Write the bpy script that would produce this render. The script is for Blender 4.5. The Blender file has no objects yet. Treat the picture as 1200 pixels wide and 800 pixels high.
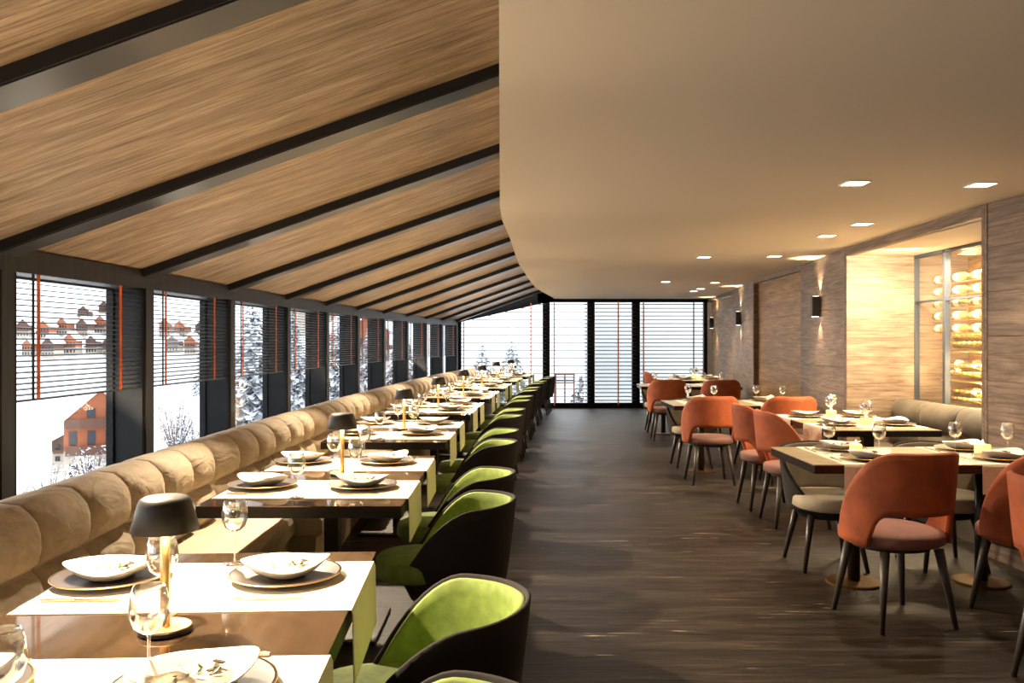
import bpy, math, random
from mathutils import Vector, Matrix
random.seed(7)
PI = math.pi
C = bpy.context.scene.collection
SC = bpy.context.scene

# ------------------------------------------------------------------ camera, world, exposure
EYE = 1.42
cam = bpy.data.cameras.new('camera'); cam.sensor_width = 36; cam.lens = 30.0
cam.clip_end = 2000
co = bpy.data.objects.new('camera', cam); C.objects.link(co)
co.location = (0, 0, EYE); co.rotation_euler = (PI/2, 0, 0)
SC.camera = co
SC.view_settings.view_transform = 'Standard'; SC.view_settings.look = 'None'
SC.view_settings.gamma = 1; SC.view_settings.use_curve_mapping = False
SC.view_settings.exposure = 0.68
w = bpy.data.worlds.new('overcast_sky'); SC.world = w; w.use_nodes = True
bg = w.node_tree.nodes['Background']; bg.inputs[0].default_value = (0.90, 0.95, 1.0, 1); bg.inputs[1].default_value = 2.2
SPOT_LEFT, SPOT_DOWN, SCONCE_W, LAMP_W, NICHE_W, WASH_W, UPFILL_W = 350, 50, 22, 2.4, 125, 150, 13
WARM = (1.0, 0.81, 0.58)

def light(name, kind, loc, energy, color=WARM, aim=None, size=0.05, cone=90, blend=0.6, shape=None, size_y=None):
    l = bpy.data.lights.new(name, kind); l.energy = energy; l.color = color
    if kind == 'SPOT': l.spot_size = math.radians(cone); l.spot_blend = blend; l.shadow_soft_size = size
    elif kind == 'POINT': l.shadow_soft_size = size
    elif kind == 'AREA':
        l.size = size
        if size_y: l.shape = 'RECTANGLE'; l.size_y = size_y
    o = bpy.data.objects.new(name, l); C.objects.link(o); o.location = loc
    if aim is not None:
        d = Vector(aim) - Vector(loc); o.rotation_euler = d.to_track_quat('-Z', 'Y').to_euler()
    return o

# ------------------------------------------------------------------ plan curves
def curve(pts):
    def f(y):
        n = len(pts)
        i = 0
        while i < n-2 and y > pts[i+1][0]: i += 1
        (y0, x0), (y1, x1) = pts[i], pts[i+1]
        m0 = (x1-pts[i-1][1])/(y1-pts[i-1][0]) if i > 0 else (x1-x0)/(y1-y0)
        m1 = (pts[i+2][1]-x0)/(pts[i+2][0]-y0) if i < n-2 else (x1-x0)/(y1-y0)
        h = y1-y0; t = (y-y0)/h
        if t < 0: return x0+m0*(y-y0)
        if t > 1: return x1+m1*(y-y1)
        return (2*t**3-3*t*t+1)*x0+(t**3-2*t*t+t)*h*m0+(-2*t**3+3*t*t)*x1+(t**3-t*t)*h*m1
    return f
def lin(pts):
    def f(y):
        i = 0
        while i < len(pts)-2 and y > pts[i+1][0]: i += 1
        (y0, x0), (y1, x1) = pts[i], pts[i+1]
        return x0+(x1-x0)*(y-y0)/(y1-y0)
    return f
ROW = curve([(-2, -.70), (1.94, -.81), (4.24, -.86), (6.45, -.83), (8.6, -.755), (10.75, -.625), (12.88, -.468), (15, -.287), (17.05, -.03), (18.4, .17)])
WIN = curve([(-2.5, -2.66), (0, -2.59), (4.16, -2.41), (5.6, -2.35), (8.65, -2.235), (10.86, -2.09), (13.5, -1.86), (16.2, -1.55), (18.2, -1.14)])
SOF_P = [(-2.5, .03), (5.75, -.082), (6.4, -.075), (7.46, -.022), (8.72, .026), (10.07, .08), (11.4, .175), (12.8, .27), (14.35, .39), (15.4, .52), (17.8, .86), (18.3, .90)]
SOF = lin(SOF_P)
FAR = 18.2
def fr(f, y):
    e = .05
    d = (f(y+e)-f(y-e))/(2*e); L = math.hypot(d, 1)
    return Vector((f(y), y, 0)), Vector((d/L, 1/L, 0)), Vector((1/L, -d/L, 0))   # point, tangent, right normal

# ------------------------------------------------------------------ materials
def mat(name, col=(.5, .5, .5), rough=.5, metal=0, **kw):
    m = bpy.data.materials.new(name); m.use_nodes = True
    b = m.node_tree.nodes['Principled BSDF']
    b.inputs['Base Color'].default_value = (*col, 1); b.inputs['Roughness'].default_value = rough; b.inputs['Metallic'].default_value = metal
    for k, v in kw.items(): b.inputs[k].default_value = v
    return m
def nodes(m): return m.node_tree.nodes, m.node_tree.links, m.node_tree.nodes['Principled BSDF']
def coords(m, scale, rand=True):
    n, l, b = nodes(m)
    tc = n.new('ShaderNodeTexCoord'); mp = n.new('ShaderNodeMapping'); mp.inputs['Scale'].default_value = scale
    l.new(tc.outputs['Object'], mp.inputs['Vector'])
    if rand:
        oi = n.new('ShaderNodeObjectInfo'); mu = n.new('ShaderNodeVectorMath'); mu.operation = 'SCALE'
        cb = n.new('ShaderNodeCombineXYZ')
        for i in range(3): l.new(oi.outputs['Random'], cb.inputs[i])
        l.new(cb.outputs[0], mu.inputs[0]); mu.inputs['Scale'].default_value = 40
        l.new(mu.outputs[0], mp.inputs['Location'])
    return mp.outputs[0]
def noise(m, vec, scale, detail=4, rough=.6, dist=0):
    n, l, b = nodes(m)
    t = n.new('ShaderNodeTexNoise'); t.inputs['Scale'].default_value = scale; t.inputs['Detail'].default_value = detail
    t.inputs['Roughness'].default_value = rough; t.inputs['Distortion'].default_value = dist
    l.new(vec, t.inputs['Vector']); return t.outputs['Fac']
def ramp(m, fac, stops):
    n, l, b = nodes(m)
    r = n.new('ShaderNodeValToRGB'); l.new(fac, r.inputs[0])
    e = r.color_ramp.elements
    while len(e) < len(stops): e.new(.5)
    for i, (p, c) in enumerate(stops): e[i].position = p; e[i].color = (*c, 1)
    return r.outputs[0]
def mix(m, fac, a, b_, mode='MIX'):
    n, l, b = nodes(m)
    x = n.new('ShaderNodeMix'); x.data_type = 'RGBA'; x.blend_type = mode
    if isinstance(fac, float): x.inputs[0].default_value = fac
    else: l.new(fac, x.inputs[0])
    for s, v in ((6, a), (7, b_)):
        if isinstance(v, tuple): x.inputs[s].default_value = (*v, 1)
        else: l.new(v, x.inputs[s])
    return x.outputs[2]
def bump(m, h, strength, dist=.01):
    n, l, b = nodes(m)
    bp = n.new('ShaderNodeBump'); bp.inputs['Strength'].default_value = strength; bp.inputs['Distance'].default_value = dist
    l.new(h, bp.inputs['Height']); l.new(bp.outputs[0], b.inputs['Normal'])
def wood(name, c0, c1, c2, rough=.5, gs=1.0, bs=.35, along=0, streak=None, fl_=.4):
    """grain runs along local axis `along`"""
    m = mat(name, c1, rough); n, l, b = nodes(m)
    def sc(a, o): s = [o, o, o]; s[along] = a; return tuple(x*gs for x in s)
    big = noise(m, coords(m, sc(.5, 3.2)), 1.5, 5, .62, 2.6)
    fine = noise(m, coords(m, sc(2.0, 42)), 1.5, 6, .65, .4)
    hair = noise(m, coords(m, sc(5, 170)), 1.4, 3, .6)
    col = ramp(m, big, [(.28, c0), (.5, c1), (.72, c2)])
    g = ramp(m, fine, [(.34, (fl_, fl_*.92, fl_*.85)), (.55, (1, 1, 1)), (.8, (1.25, 1.22, 1.16))])
    col = mix(m, .85, col, g, 'MULTIPLY')
    h2 = ramp(m, hair, [(.36, (.62, .6, .56)), (.5, (1, 1, 1))])
    col = mix(m, .6, col, h2, 'MULTIPLY')
    if streak:
        st = noise(m, coords(m, sc(1.1, 26), False), 1.3, 5, .75, .8)
        msk = ramp(m, st, [(.63, (0, 0, 0)), (.69, (1, 1, 1))])
        col = mix(m, msk, col, streak)
    l.new(col, b.inputs['Base Color'])
    bump(m, fine, bs, .004)
    return m
def fabric(name, col, rough=.9, var=.25, sheen=.3, nscale=9, bs=.25):
    m = mat(name, col, rough); n, l, b = nodes(m)
    v = noise(m, coords(m, (1, 1, 1)), nscale, 4, .6)
    lo = tuple(c*(1-var) for c in col); hi = tuple(min(1, c*(1+var)) for c in col)
    l.new(ramp(m, v, [(.3, lo), (.7, hi)]), b.inputs['Base Color'])
    f = noise(m, coords(m, (1, 1, 1), False), 320, 2, .6)
    bump(m, f, bs, .002)
    b.inputs['Sheen Weight'].default_value = sheen; b.inputs['Sheen Roughness'].default_value = .4
    b.inputs['Sheen Tint'].default_value = (*[min(1, c*1.3+.1) for c in col], 1)
    return m
def emis(name, col, s):
    m = mat(name, col, .5); b = m.node_tree.nodes['Principled BSDF']
    b.inputs['Emission Color'].default_value = (*col, 1); b.inputs['Emission Strength'].default_value = s
    return m
def glassy(name, tint, edge=.9, blend=.35, base=.03):
    m = bpy.data.materials.new(name); m.use_nodes = True; n = m.node_tree.nodes; l = m.node_tree.links
    n.remove(n['Principled BSDF']); out = n['Material Output']
    tr = n.new('ShaderNodeBsdfTransparent'); tr.inputs[0].default_value = (*tint, 1)
    gl = n.new('ShaderNodeBsdfGlossy'); gl.inputs['Roughness'].default_value = .02; gl.inputs[0].default_value = (1, 1, 1, 1)
    lw = n.new('ShaderNodeLayerWeight'); lw.inputs[0].default_value = blend
    mr = n.new('ShaderNodeMapRange'); mr.inputs['To Min'].default_value = base; mr.inputs['To Max'].default_value = edge
    l.new(lw.outputs['Fresnel' if base < .02 else 'Facing'], mr.inputs[0])
    ms = n.new('ShaderNodeMixShader'); l.new(mr.outputs[0], ms.inputs[0]); l.new(tr.outputs[0], ms.inputs[1]); l.new(gl.outputs[0], ms.inputs[2])
    l.new(ms.outputs[0], out.inputs[0]); return m

M = {}
M['roofwood'] = wood('golden oak veneer', (.26, .172, .098), (.44, .305, .185), (.60, .445, .29), .5, 1, .6, 0, None, .26)
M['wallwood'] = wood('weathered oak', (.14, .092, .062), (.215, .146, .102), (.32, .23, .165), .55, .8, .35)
M['wallwarm'] = wood('warm oak with glow', (.21, .105, .032), (.37, .195, .060), (.50, .30, .11), .5, .8, .35)  # warmer oak; lamplight on the recesses also put into its gold tone
M['floorwood'] = wood('dark oak floor', (.010, .007, .005), (.029, .020, .0135), (.072, .052, .036), .45, 1.0, .9, 0, (.45, .37, .27), .18)
M['floorwood'].node_tree.nodes['Principled BSDF'].inputs['Specular IOR Level'].default_value = .28
M['plaster'] = mat('beige plaster', (.64, .55, .43), .85)
_v = noise(M['plaster'], coords(M['plaster'], (1, 1, 1)), 260, 2); bump(M['plaster'], _v, .35, .002)
M['metal'] = mat('black steel', (.012, .013, .015), .5, 0, **{'Specular IOR Level': .2})
_v = noise(M['metal'], coords(M['metal'], (1, 1, 1)), 5, 5)
M['metal'].node_tree.links.new(ramp(M['metal'], _v, [(.3, (.003, .003, .0035)), (.7, (.010, .0105, .012))]), M['metal'].node_tree.nodes['Principled BSDF'].inputs['Base Color'])
M['header'] = wood('smoked dark timber', (.012, .011, .010), (.022, .020, .019), (.040, .036, .033), .5, 1.2, .3, 2)
M['beamblack'] = mat('black beam side', (.006, .006, .007), .5)
M['beamgrey'] = mat('window-lit beam underside', (.035, .037, .042), .34, .4)  # lighter than the sides: window light on the underside put into the colour
M['slat'] = mat('dark slat', (.03, .03, .034), .45)
M['tape'] = fabric('rust ladder tape', (.75, .16, .05), .9, .15, 0, 9, .1)
M['cord'] = mat('black cord', (.015, .015, .018), .6)
M['pane'] = glassy('window glass', (.97, .98, .98), .3, .12, .01)
M['glass'] = glassy('clear drinking glass', (.97, .97, .96), .95, .55, .03)
M['velvet'] = fabric('camel velvet', (.41, .325, .225), .75, .22, .45, 7, .2)
def wrinkle(m, sc=4.5, st=.9, d=.03):
    n, l, b = nodes(m); v = noise(m, coords(m, (1.0, .8, 1.6)), sc, 3, .55, 1.2)
    bp = n.new('ShaderNodeBump'); bp.inputs['Strength'].default_value = st; bp.inputs['Distance'].default_value = d
    l.new(v, bp.inputs['Height'])
    old = b.inputs['Normal'].links[0].from_node; l.new(bp.outputs[0], old.inputs['Normal'])
wrinkle(M['velvet'])
M['seatfab'] = fabric('pale camel seat', (.50, .40, .27), .8, .15, .3)
M['plinth'] = fabric('camel plinth', (.40, .30, .19), .8, .15, .2)
M['taupe'] = fabric('taupe velvet', (.075, .058, .037), .7, .25, .4)
M['green'] = fabric('lime green velvet', (.19, .26, .045), .75, .28, .35, 16)
M['orange'] = fabric('burnt orange velvet', (.37, .078, .018), .7, .25, .35, 8)
M['mauve'] = fabric('dusty rose seat', (.20, .088, .066), .75, .12, .3)
M['shell'] = fabric('dark brown weave', (.016, .011, .008), .9, .2, 0)
M['cream'] = fabric('cream seat', (.46, .38, .26), .8, .12, .2)
M['taupein'] = fabric('taupe back lining', (.12, .09, .055), .8, .15, .3)
M['leg'] = mat('dark stained wood leg', (.035, .024, .017), .4)
M['greyleg'] = mat('grey stained wood leg', (.045, .036, .028), .45)
M['top'] = mat('polished dark table top', (.26, .165, .095), .06, .75)
_v = noise(M['top'], coords(M['top'], (12, 1.2, 5)), 3, 5, .6, .5)
M['top'].node_tree.links.new(ramp(M['top'], _v, [(.3, (.20, .125, .07)), (.7, (.30, .195, .115))]), M['top'].node_tree.nodes['Principled BSDF'].inputs['Base Color'])
M['edge'] = mat('dark table edge', (.012, .006, .004), .25)
M['oaktop'] = wood('pale oak table top', (.34, .27, .15), (.46, .37, .22), (.56, .46, .30), .3, 2, .2)
M['darkmetal'] = mat('dark bronze metal', (.03, .022, .018), .35, .5)
M['bronze'] = mat('bronze disc', (.16, .085, .03), .35, .8)
M['linen'] = fabric('cream linen', (.80, .72, .56), .9, .05, .1, 30, .3)
M['plate'] = mat('dark stoneware', (.075, .055, .045), .35)
M['platerim'] = mat('brass rim', (.75, .5, .22), .3, 1)
M['bowl'] = mat('white porcelain', (.82, .76, .66), .3)
M['food'] = fabric('creamy food', (.66, .55, .38), .7, .3, 0, 60)
M['herb'] = mat('herb leaf', (.05, .10, .02), .5)
M['bread'] = fabric('seeded crispbread', (.10, .06, .03), .8, .7, 0, 120)
M['steel'] = mat('brushed gold cutlery', (.75, .60, .40), .22, 1)
M['brass'] = mat('brushed brass', (.80, .55, .24), .38, 1)
M['shade'] = mat('dark bronze shade', (.022, .017, .013), .5, .1)
M['glow'] = emis('lamp diffuser', (1, .78, .42), 14)
M['spotglow'] = emis('downlight diffuser', (1, .93, .82), 9)
M['sconceglow'] = emis('sconce lens', (1, .82, .55), 10)
M['trimwhite'] = mat('white fitting', (.8, .76, .68), .5)
M['candle'] = emis('lit votive wax', (1, .60, .20), .75)
M['flame'] = emis('flame', (1, .7, .25), 12)
M['frame'] = mat('blue grey steel frame', (.035, .042, .058), .55, 0)
M['winebottle'] = mat('amber glass bottle', (.42, .27, .08), .12, .35)
M['winegreen'] = mat('olive glass bottle', (.20, .17, .04), .1, .3)
M['label'] = mat('paper bottle label', (.8, .72, .55), .7)
M['capsule'] = mat('bottle capsule', (.62, .42, .14), .3, .6)
M['strip'] = emis('led strip', (1, .80, .48), 7)
M['snow'] = mat('snow', (.9, .92, .95), .8)
M['render'] = mat('pale rendered wall', (.62, .63, .62), .9)
M['chaletwood'] = mat('orange chalet timber', (.34, .10, .04), .8)
M['chaletbrown'] = mat('brown chalet timber', (.10, .045, .03), .8)
M['chaletcream'] = mat('cream chalet render', (.42, .36, .30), .8)
M['darkpane'] = mat('dark window pane', (.02, .022, .03), .2)
M['bark'] = mat('dark bark', (.06, .04, .035), .9)
def frost(name, c, lo=.47, hi=.52, sc=6):
    m = mat(name, c, .9); n, l, b = nodes(m)
    v = noise(m, coords(m, (1, 1, 1)), sc, 4, .7)
    l.new(ramp(m, v, [(lo, c), (hi, (.88, .9, .94))]), b.inputs['Base Color']); return m
M['needles'] = frost('frosted needles', (.035, .04, .05))
M['twigs'] = frost('frosted twigs', (.13, .06, .045), .5, .54, 9)

# ------------------------------------------------------------------ mesh builder
class MB:
    def __init__(s): s.v = []; s.f = []; s.mi = []
    def add(s, vs, fs, m=0):
        o = len(s.v); s.v += [tuple(v) for v in vs]; s.f += [tuple(i+o for i in f) for f in fs]; s.mi += [m]*len(fs); return s
    def box(s, c, d, rz=0, m=0, R=None):
        x, y, z = (d[0]/2, d[1]/2, d[2]/2); ca, sa = math.cos(rz), math.sin(rz); vs = []
        for k in (-1, 1):
            for j in (-1, 1):
                for i in (-1, 1):
                    p = Vector((i*x, j*y, k*z))
                    p = R @ p if R else Vector((p.x*ca-p.y*sa, p.x*sa+p.y*ca, p.z))
                    vs.append(p+Vector(c))
        return s.add(vs, [(0, 2, 3, 1), (4, 5, 7, 6), (0, 1, 5, 4), (2, 6, 7, 3), (0, 4, 6, 2), (1, 3, 7, 5)], m)
    def lathe(s, prof, seg=24, c=(0, 0, 0), m=0, sx=1, sy=1, wob=None, cap=True):
        vs = []; fs = []; n = len(prof)
        for i in range(seg):
            a = 2*PI*i/seg
            for r, z in prof:
                dz = wob(a, r) if wob else 0
                vs.append((c[0]+r*sx*math.cos(a), c[1]+r*sy*math.sin(a), c[2]+z+dz))
        for i in range(seg):
            j = (i+1) % seg
            for k in range(n-1):
                a, b, d, e = i*n+k, j*n+k, j*n+k+1, i*n+k+1
                fs.append((a, b, d, e))
        if cap and prof[0][0] > 1e-4: fs.append(tuple(i*n for i in reversed(range(seg))))
        if cap and prof[-1][0] > 1e-4: fs.append(tuple(i*n+n-1 for i in range(seg)))
        return s.add(vs, fs, m)
    def tube(s, p0, p1, r0, r1=None, seg=10, m=0):
        r1 = r0 if r1 is None else r1
        p0, p1 = Vector(p0), Vector(p1); d = (p1-p0).normalized()
        u = d.orthogonal().normalized(); v = d.cross(u); vs = []
        for p, r in ((p0, r0), (p1, r1)):
            for i in range(seg):
                a = 2*PI*i/seg; vs.append(p+u*math.cos(a)*r+v*math.sin(a)*r)
        fs = [(i, (i+1) % seg, seg+(i+1) % seg, seg+i) for i in range(seg)]+[tuple(reversed(range(seg))), tuple(range(seg, 2*seg))]
        return s.add(vs, fs, m)
    def grid(s, rows, closed_u=False, closed_v=False, m=0):
        n = len(rows[0]); vs = [p for r in rows for p in r]; fs = []; R = len(rows)
        for i in range(R if closed_u else R-1):
            for k in range(n if closed_v else n-1):
                fs.append((i*n+k, ((i+1) % R)*n+k, ((i+1) % R)*n+(k+1) % n, i*n+(k+1) % n))
        return s.add(vs, fs, m)
    def prism(s, poly, z0, z1, m=0):
        n = len(poly); vs = [(x, y, z0) for x, y in poly]+[(x, y, z1) for x, y in poly]
        return s.add(vs, [tuple(reversed(range(n))), tuple(range(n, 2*n))]+[(i, (i+1) % n, n+(i+1) % n, n+i) for i in range(n)], m)
    def build(s, name, m, parent=None, smooth=False, bevel=0, loc=None, flip=False, rel=True, seg=2):
        off = Vector((0, 0, 0))
        if parent is not None and rel == 'world': off = parent.matrix_basis.translation.copy() if parent.parent is None else (parent.parent.location+parent.location)
        me = bpy.data.meshes.new(name); me.from_pydata([Vector(v)-off for v in s.v], [], s.f)
        for mm in (m if isinstance(m, (list, tuple)) else [m]): me.materials.append(M[mm] if isinstance(mm, str) else mm)
        for p, i in zip(me.polygons, s.mi): p.material_index = i
        if smooth: me.shade_smooth()
        import bmesh
        bm = bmesh.new(); bm.from_mesh(me); bmesh.ops.recalc_face_normals(bm, faces=bm.faces); bm.to_mesh(me); bm.free()
        o = bpy.data.objects.new(name, me); C.objects.link(o)
        if parent is not None: o.parent = parent
        if loc is not None: o.location = loc
        if bevel:
            b = o.modifiers.new('bevel', 'BEVEL'); b.width = bevel; b.segments = seg; b.limit_method = 'ANGLE'
            if smooth is False and seg > 1:
                me.shade_smooth()
                b.harden_normals = True
        return o
def tag(o, label=None, cat=None, group=None, kind=None):
    if label: o['label'] = label
    if cat: o['category'] = cat
    if group: o['group'] = group
    if kind: o['kind'] = kind
    return o
def empty(name, loc=(0, 0, 0), rz=0, **kw):
    o = bpy.data.objects.new(name, None); C.objects.link(o); o.location = loc; o.rotation_euler = (0, 0, rz); o.empty_display_size = .1
    return tag(o, **kw)
KIDS = {}
def dup(root, loc, rz=0, label=None, group=None):
    def cp(o, par):
        c = o.copy(); C.objects.link(c); c.parent = par
        for ch in o.children: cp(ch, c)
        return c
    r = cp(root, None); r.location = loc; r.rotation_euler = (0, 0, rz)
    if label: r['label'] = label
    if group: r['group'] = group
    return r
class Proto:
    """first placement uses the original, later ones copies"""
    def __init__(s, root): s.root = root; s.used = False
    def put(s, loc, rz, label, group=None):
        if not s.used:
            s.used = True; o = s.root; o.location = loc; o.rotation_euler = (0, 0, rz); o['label'] = label
            if group: o['group'] = group
            return o
        return dup(s.root, loc, rz, label, group)
def board(name, org, xd, yd, lx, ly, th, m, parent=None, bevel=.002):
    """thin board: origin corner, local x along xd, local y along yd, thickness to +z (xd × yd)"""
    xd = Vector(xd).normalized(); yd = Vector(yd).normalized(); zd = xd.cross(yd).normalized()
    mb = MB().box((lx/2, ly/2, th/2), (lx, ly, th))
    o = mb.build(name, m, None, bevel=bevel, seg=1)
    Mx = Matrix((xd, yd, zd)).transposed().to_4x4(); Mx.translation = Vector(org)
    o.matrix_world = Mx
    if parent is not None: o.parent = parent; o.matrix_basis = Matrix.Translation(-parent.location) @ Mx
    return o
def sweep(f, prof, ys):
    """closed profile [(n,z)] swept along the plan curve f"""
    mb = MB(); rows = []
    for y in ys:
        p, t, n = fr(f, y); rows.append([p+n*a+Vector((0, 0, z)) for a, z in prof])
    mb.grid(rows, closed_v=True); k = len(prof); o = len(rows)*k-k
    mb.f += [tuple(range(k)), tuple(o+i for i in reversed(range(k)))]; mb.mi += [0, 0]
    return mb
def ysteps(a, b, n): return [a+(b-a)*i/n for i in range(n+1)]

# ------------------------------------------------------------------ structure
wf = MB(); ys = ysteps(-2.2, FAR+.1, 20)
fl = MB().box((1.4, 8.0, -.05), (9.6, 20.6, .1)).build('floor', 'floorwood'); tag(fl, kind='structure', label='dark brown wooden floor with pale streaks in its grain')

# left wall: sill panel, header, deep posts
WL = empty('wall_left', kind='structure', label='left wall of deep black window posts under a low dark header')
sweep(WIN, [(0, 0), (0, .45), (-.24, .45), (-.24, 0)], ysteps(-2.2, FAR, 30)).build('sill_panel', 'header', WL, bevel=0)
sweep(WIN, [(.0, 1.76), (.0, 1.875), (-.26, 1.875), (-.26, 1.76)], ysteps(-2.2, FAR, 30)).build('header_beam', 'header', WL)
xs = [20, 180.6, 276, 341, 386, 422, 452, 479, 501, 520, 537]
def on_ray(f, px):
    r = (px-600)/1000; a, b = 0.5, 30.0
    for _ in range(60):
        m_ = (a+b)/2
        if f(m_)/m_ < r: a = m_
        else: b = m_
    return (a+b)/2
PY = [-1.65, -.2, 1.25, 2.7]+[on_ray(WIN, x) for x in xs]
PY[-1] = FAR-.03
PW = .16
for y in PY:
    p, t, n = fr(WIN, y-PW/2)
    a = math.atan2(-t.x, t.y)
    q = p-n*.12
    MB().box((0, 0, 0), (.24, PW, 1.32)).build('post', 'metal', WL, bevel=.004, loc=q+Vector((0, 0, 1.10))).rotation_euler = (0, 0, a)
    q = p+n*.004
    MB().box((0, 0, 0), (.008, PW*.6, 1.32)).build('post_cover_strip', 'header', WL, loc=q+Vector((0, 0, 1.10))).rotation_euler = (0, 0, a)
for i in range(len(PY)-1):
    a, b = PY[i], PY[i+1]-PW
    if b-a < .2: b = a+.25
    wn = empty('window_%d' % (i+1), (WIN((a+b)/2), (a+b)/2, .45), kind='structure')
    P, Q = fr(WIN, a), fr(WIN, b)
    A = P[0]-P[2]*.205; B = Q[0]-Q[2]*.205; L = (B-A).length; d = (B-A).normalized()
    board('pane', A+Vector((0, 0, .46)), d, (0, 0, 1), L, 1.30, .006, 'pane', wn, 0)
    fm = MB()
    for z in (.462, 1.755): 
        c = (A+B)/2; fm.box((c.x, c.y, z), (.04, L, .012), math.atan2(-d.x, d.y))
    for c in (A+d*.008, B-d*.008): fm.box((c.x, c.y, 1.105), (.04, .016, 1.29), math.atan2(-d.x, d.y))
    fm.build('window_frame', 'metal', wn, rel='world')
    # blind in front of it (inner wall plane)
    if i < 2: continue
    A = P[0]-P[2]*.03; B = Q[0]-Q[2]*.03; B = B-d*.0; L = (B-A).length; d = (B-A).normalized(); az = math.atan2(-d.x, d.y)
    cen = (A+B)/2
    ORD = ['nearest', 'second', 'third', 'fourth', 'fifth', 'sixth', 'seventh', 'eighth', 'ninth', 'tenth', 'eleventh', 'twelfth', 'thirteenth']
    k_ = i-3
    bl = empty('window_blind', (cen.x, cen.y, 1.76), az, label=('dark slatted blind half lowered over the %s left window' % ORD[max(0, k_)]) if k_ >= 0 else 'dark slatted blind on a left window behind the frame edge', cat='blind', group='half lowered blinds along the left windows')
    sm = MB().box((0, 0, 0), (.032, L-.015, .0045), R=Matrix.Rotation(math.radians(8), 3, 'Y')).build('slat', 'slat', bl, loc=(0, 0, -.02)).data
    for k in range(1, 23):
        o = bpy.data.objects.new('slat', sm); C.objects.link(o); o.parent = bl; o.location = (0, 0, -.02-k*.0279)
    MB().box((0, 0, -.635), (.034, L-.01, .009)).build('bottom_rail', 'slat', bl)
    for f_ in (.15, .80):
        MB().box((.019, -L/2+L*f_, -.31), (.003, .026, .645)).build('ladder_tape', 'tape', bl)
    MB().box((.019, -L/2+L*.15-.045, -.31), (.004, .018, .64)).build('lift_cord', 'cord', bl)

# roof: timber panels between black beams
CE = empty('ceiling', kind='structure', label='sloped golden timber ceiling with black beams beside a flat beige soffit')
SL = .34; sl_len = 3.15
up = lambda n: Vector((n.x, n.y, SL)).normalized()
for i in range(len(PY)-1):
    a, b = PY[i]-PW/2, PY[i+1]-PW/2
    P, Q = fr(WIN, a), fr(WIN, b)
    p0 = P[0]+Vector((0, 0, 1.885))-P[2]*.2-Vector((0, 0, .2*SL)); p1 = Q[0]+Vector((0, 0, 1.885))-Q[2]*.2-Vector((0, 0, .2*SL))
    n_ = ((P[2]+Q[2])/2).normalized(); u_ = up(n_); Ls = sl_len
    d = (p1-p0); W_ = d.length; d = d.normalized()
    # panel mesh in a local frame so that its grain follows the slope
    zd = u_.cross(d).normalized(); xd = d.cross(zd).normalized()
    org = p0
    Mx = Matrix((xd, d, zd)).transposed().to_4x4(); Mx.translation = org; inv = Mx.inverted()
    q = [p0, p0+up(P[2])*Ls, p1+up(Q[2])*Ls, p1]
    l_ = [inv @ v for v in q]; sgn = 1 if zd.z > 0 else -1
    mb = MB().add([v for v in l_]+[v+Vector((0, 0, .03*sgn)) for v in l_], [(0, 1, 2, 3), (7, 6, 5, 4), (0, 4, 5, 1), (1, 5, 6, 2), (2, 6, 7, 3), (3, 7, 4, 0)])
    o = mb.build('timber_panel', 'roofwood', CE); o.matrix_basis = Mx
for y in PY:
    p, t, n = fr(WIN, y-PW/2); u = up(n)
    zd = Vector((-n.x*SL, -n.y*SL, 1)).normalized()
    b0 = p+Vector((0, 0, 1.885))
    for nm, m_, zc, th, w_ in (('beam', 'beamblack', -.021, .05, .17), ('beam_underside_sheen', 'beamgrey', -.048, .006, .15)):  # thin lighter sheet under each beam carries the painted window sheen
        Mx = Matrix((u, t, zd)).transposed().to_4x4(); Mx.translation = b0
        o = MB().box((sl_len/2-.25, 0, zc), (sl_len, w_, th)).build(nm, m_, CE); o.matrix_basis = Mx

# right wall plan (front faces)
RW = [(-2.2, 3.62), (5.69, 3.13), (8.35, 3.25), (10.2, 3.45), (12.6, 3.55), (15.2, 3.93), (18.2, 4.19)]
SZ = 2.33
poly = [(x, y) for y, x in SOF_P]+[(4.35, 18.3), (4.35, 5.5), (3.8, -2.5)]
MB().prism(poly, SZ, SZ+.04).build('flat_soffit', 'plaster', CE)
# soffit edge upstand
fa = MB(); 
fa.grid([[(x, y, SZ+.005), (x, y, 2.98), (x+.03, y, 2.98), (x+.03, y, SZ+.005)] for y, x in SOF_P], closed_v=True); fa.build('soffit_edge', 'plaster', CE)
# back wall behind the camera
wb = MB().box((.6, -2.2, 1.5), (6.8, .1, 3.0)).build('wall_back', 'plaster'); tag(wb, kind='structure')

WR = empty('wall_right', kind='structure', label='right wall of horizontal oak boards in stepped piers and recesses')
def planked(p, q, z0, z1, m, off=0.0, hh=.291, nm='oak_board'):
    p = Vector((p[0], p[1], 0)); q = Vector((q[0], q[1], 0)); d = (q-p); L = d.length; d = d.normalized()
    n = Vector((d.y, -d.x, 0))     # to the right/back of the wall line
    z = z0; k = 0
    while z < z1-.01:
        h = min(hh, z1-z)
        jit = random.uniform(0, .002)
        board(nm, p+n*(off+jit)+Vector((0, 0, z+.001)), d, (0, 0, 1), L, h-.002, .03, m, WR, .0008)
        z += hh; k += 1
    b = p+n*(off+.05); e = q+n*(off+.05)
    c = (b+e)/2
    MB().box((c.x, c.y, (z0+z1)/2), (.03, L, z1-z0), math.atan2(-d.x, d.y)).build('backing', 'wallwood', WR)
pt = lambda i: (RW[i][1], RW[i][0])
planked(pt(0), pt(1), 0, SZ, 'wallwood')
planked((3.13, 5.69), (3.78, 5.69), 0, SZ, 'wallwood')               # near return of the niche (faces away)
NB = 3.93
planked((3.25, 8.35), (NB+.5, 8.35), 0, SZ, 'wallwood', 0)           # far return of the niche, faces the camera
planked(pt(2), pt(3), 0, SZ, 'wallwood')
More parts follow.
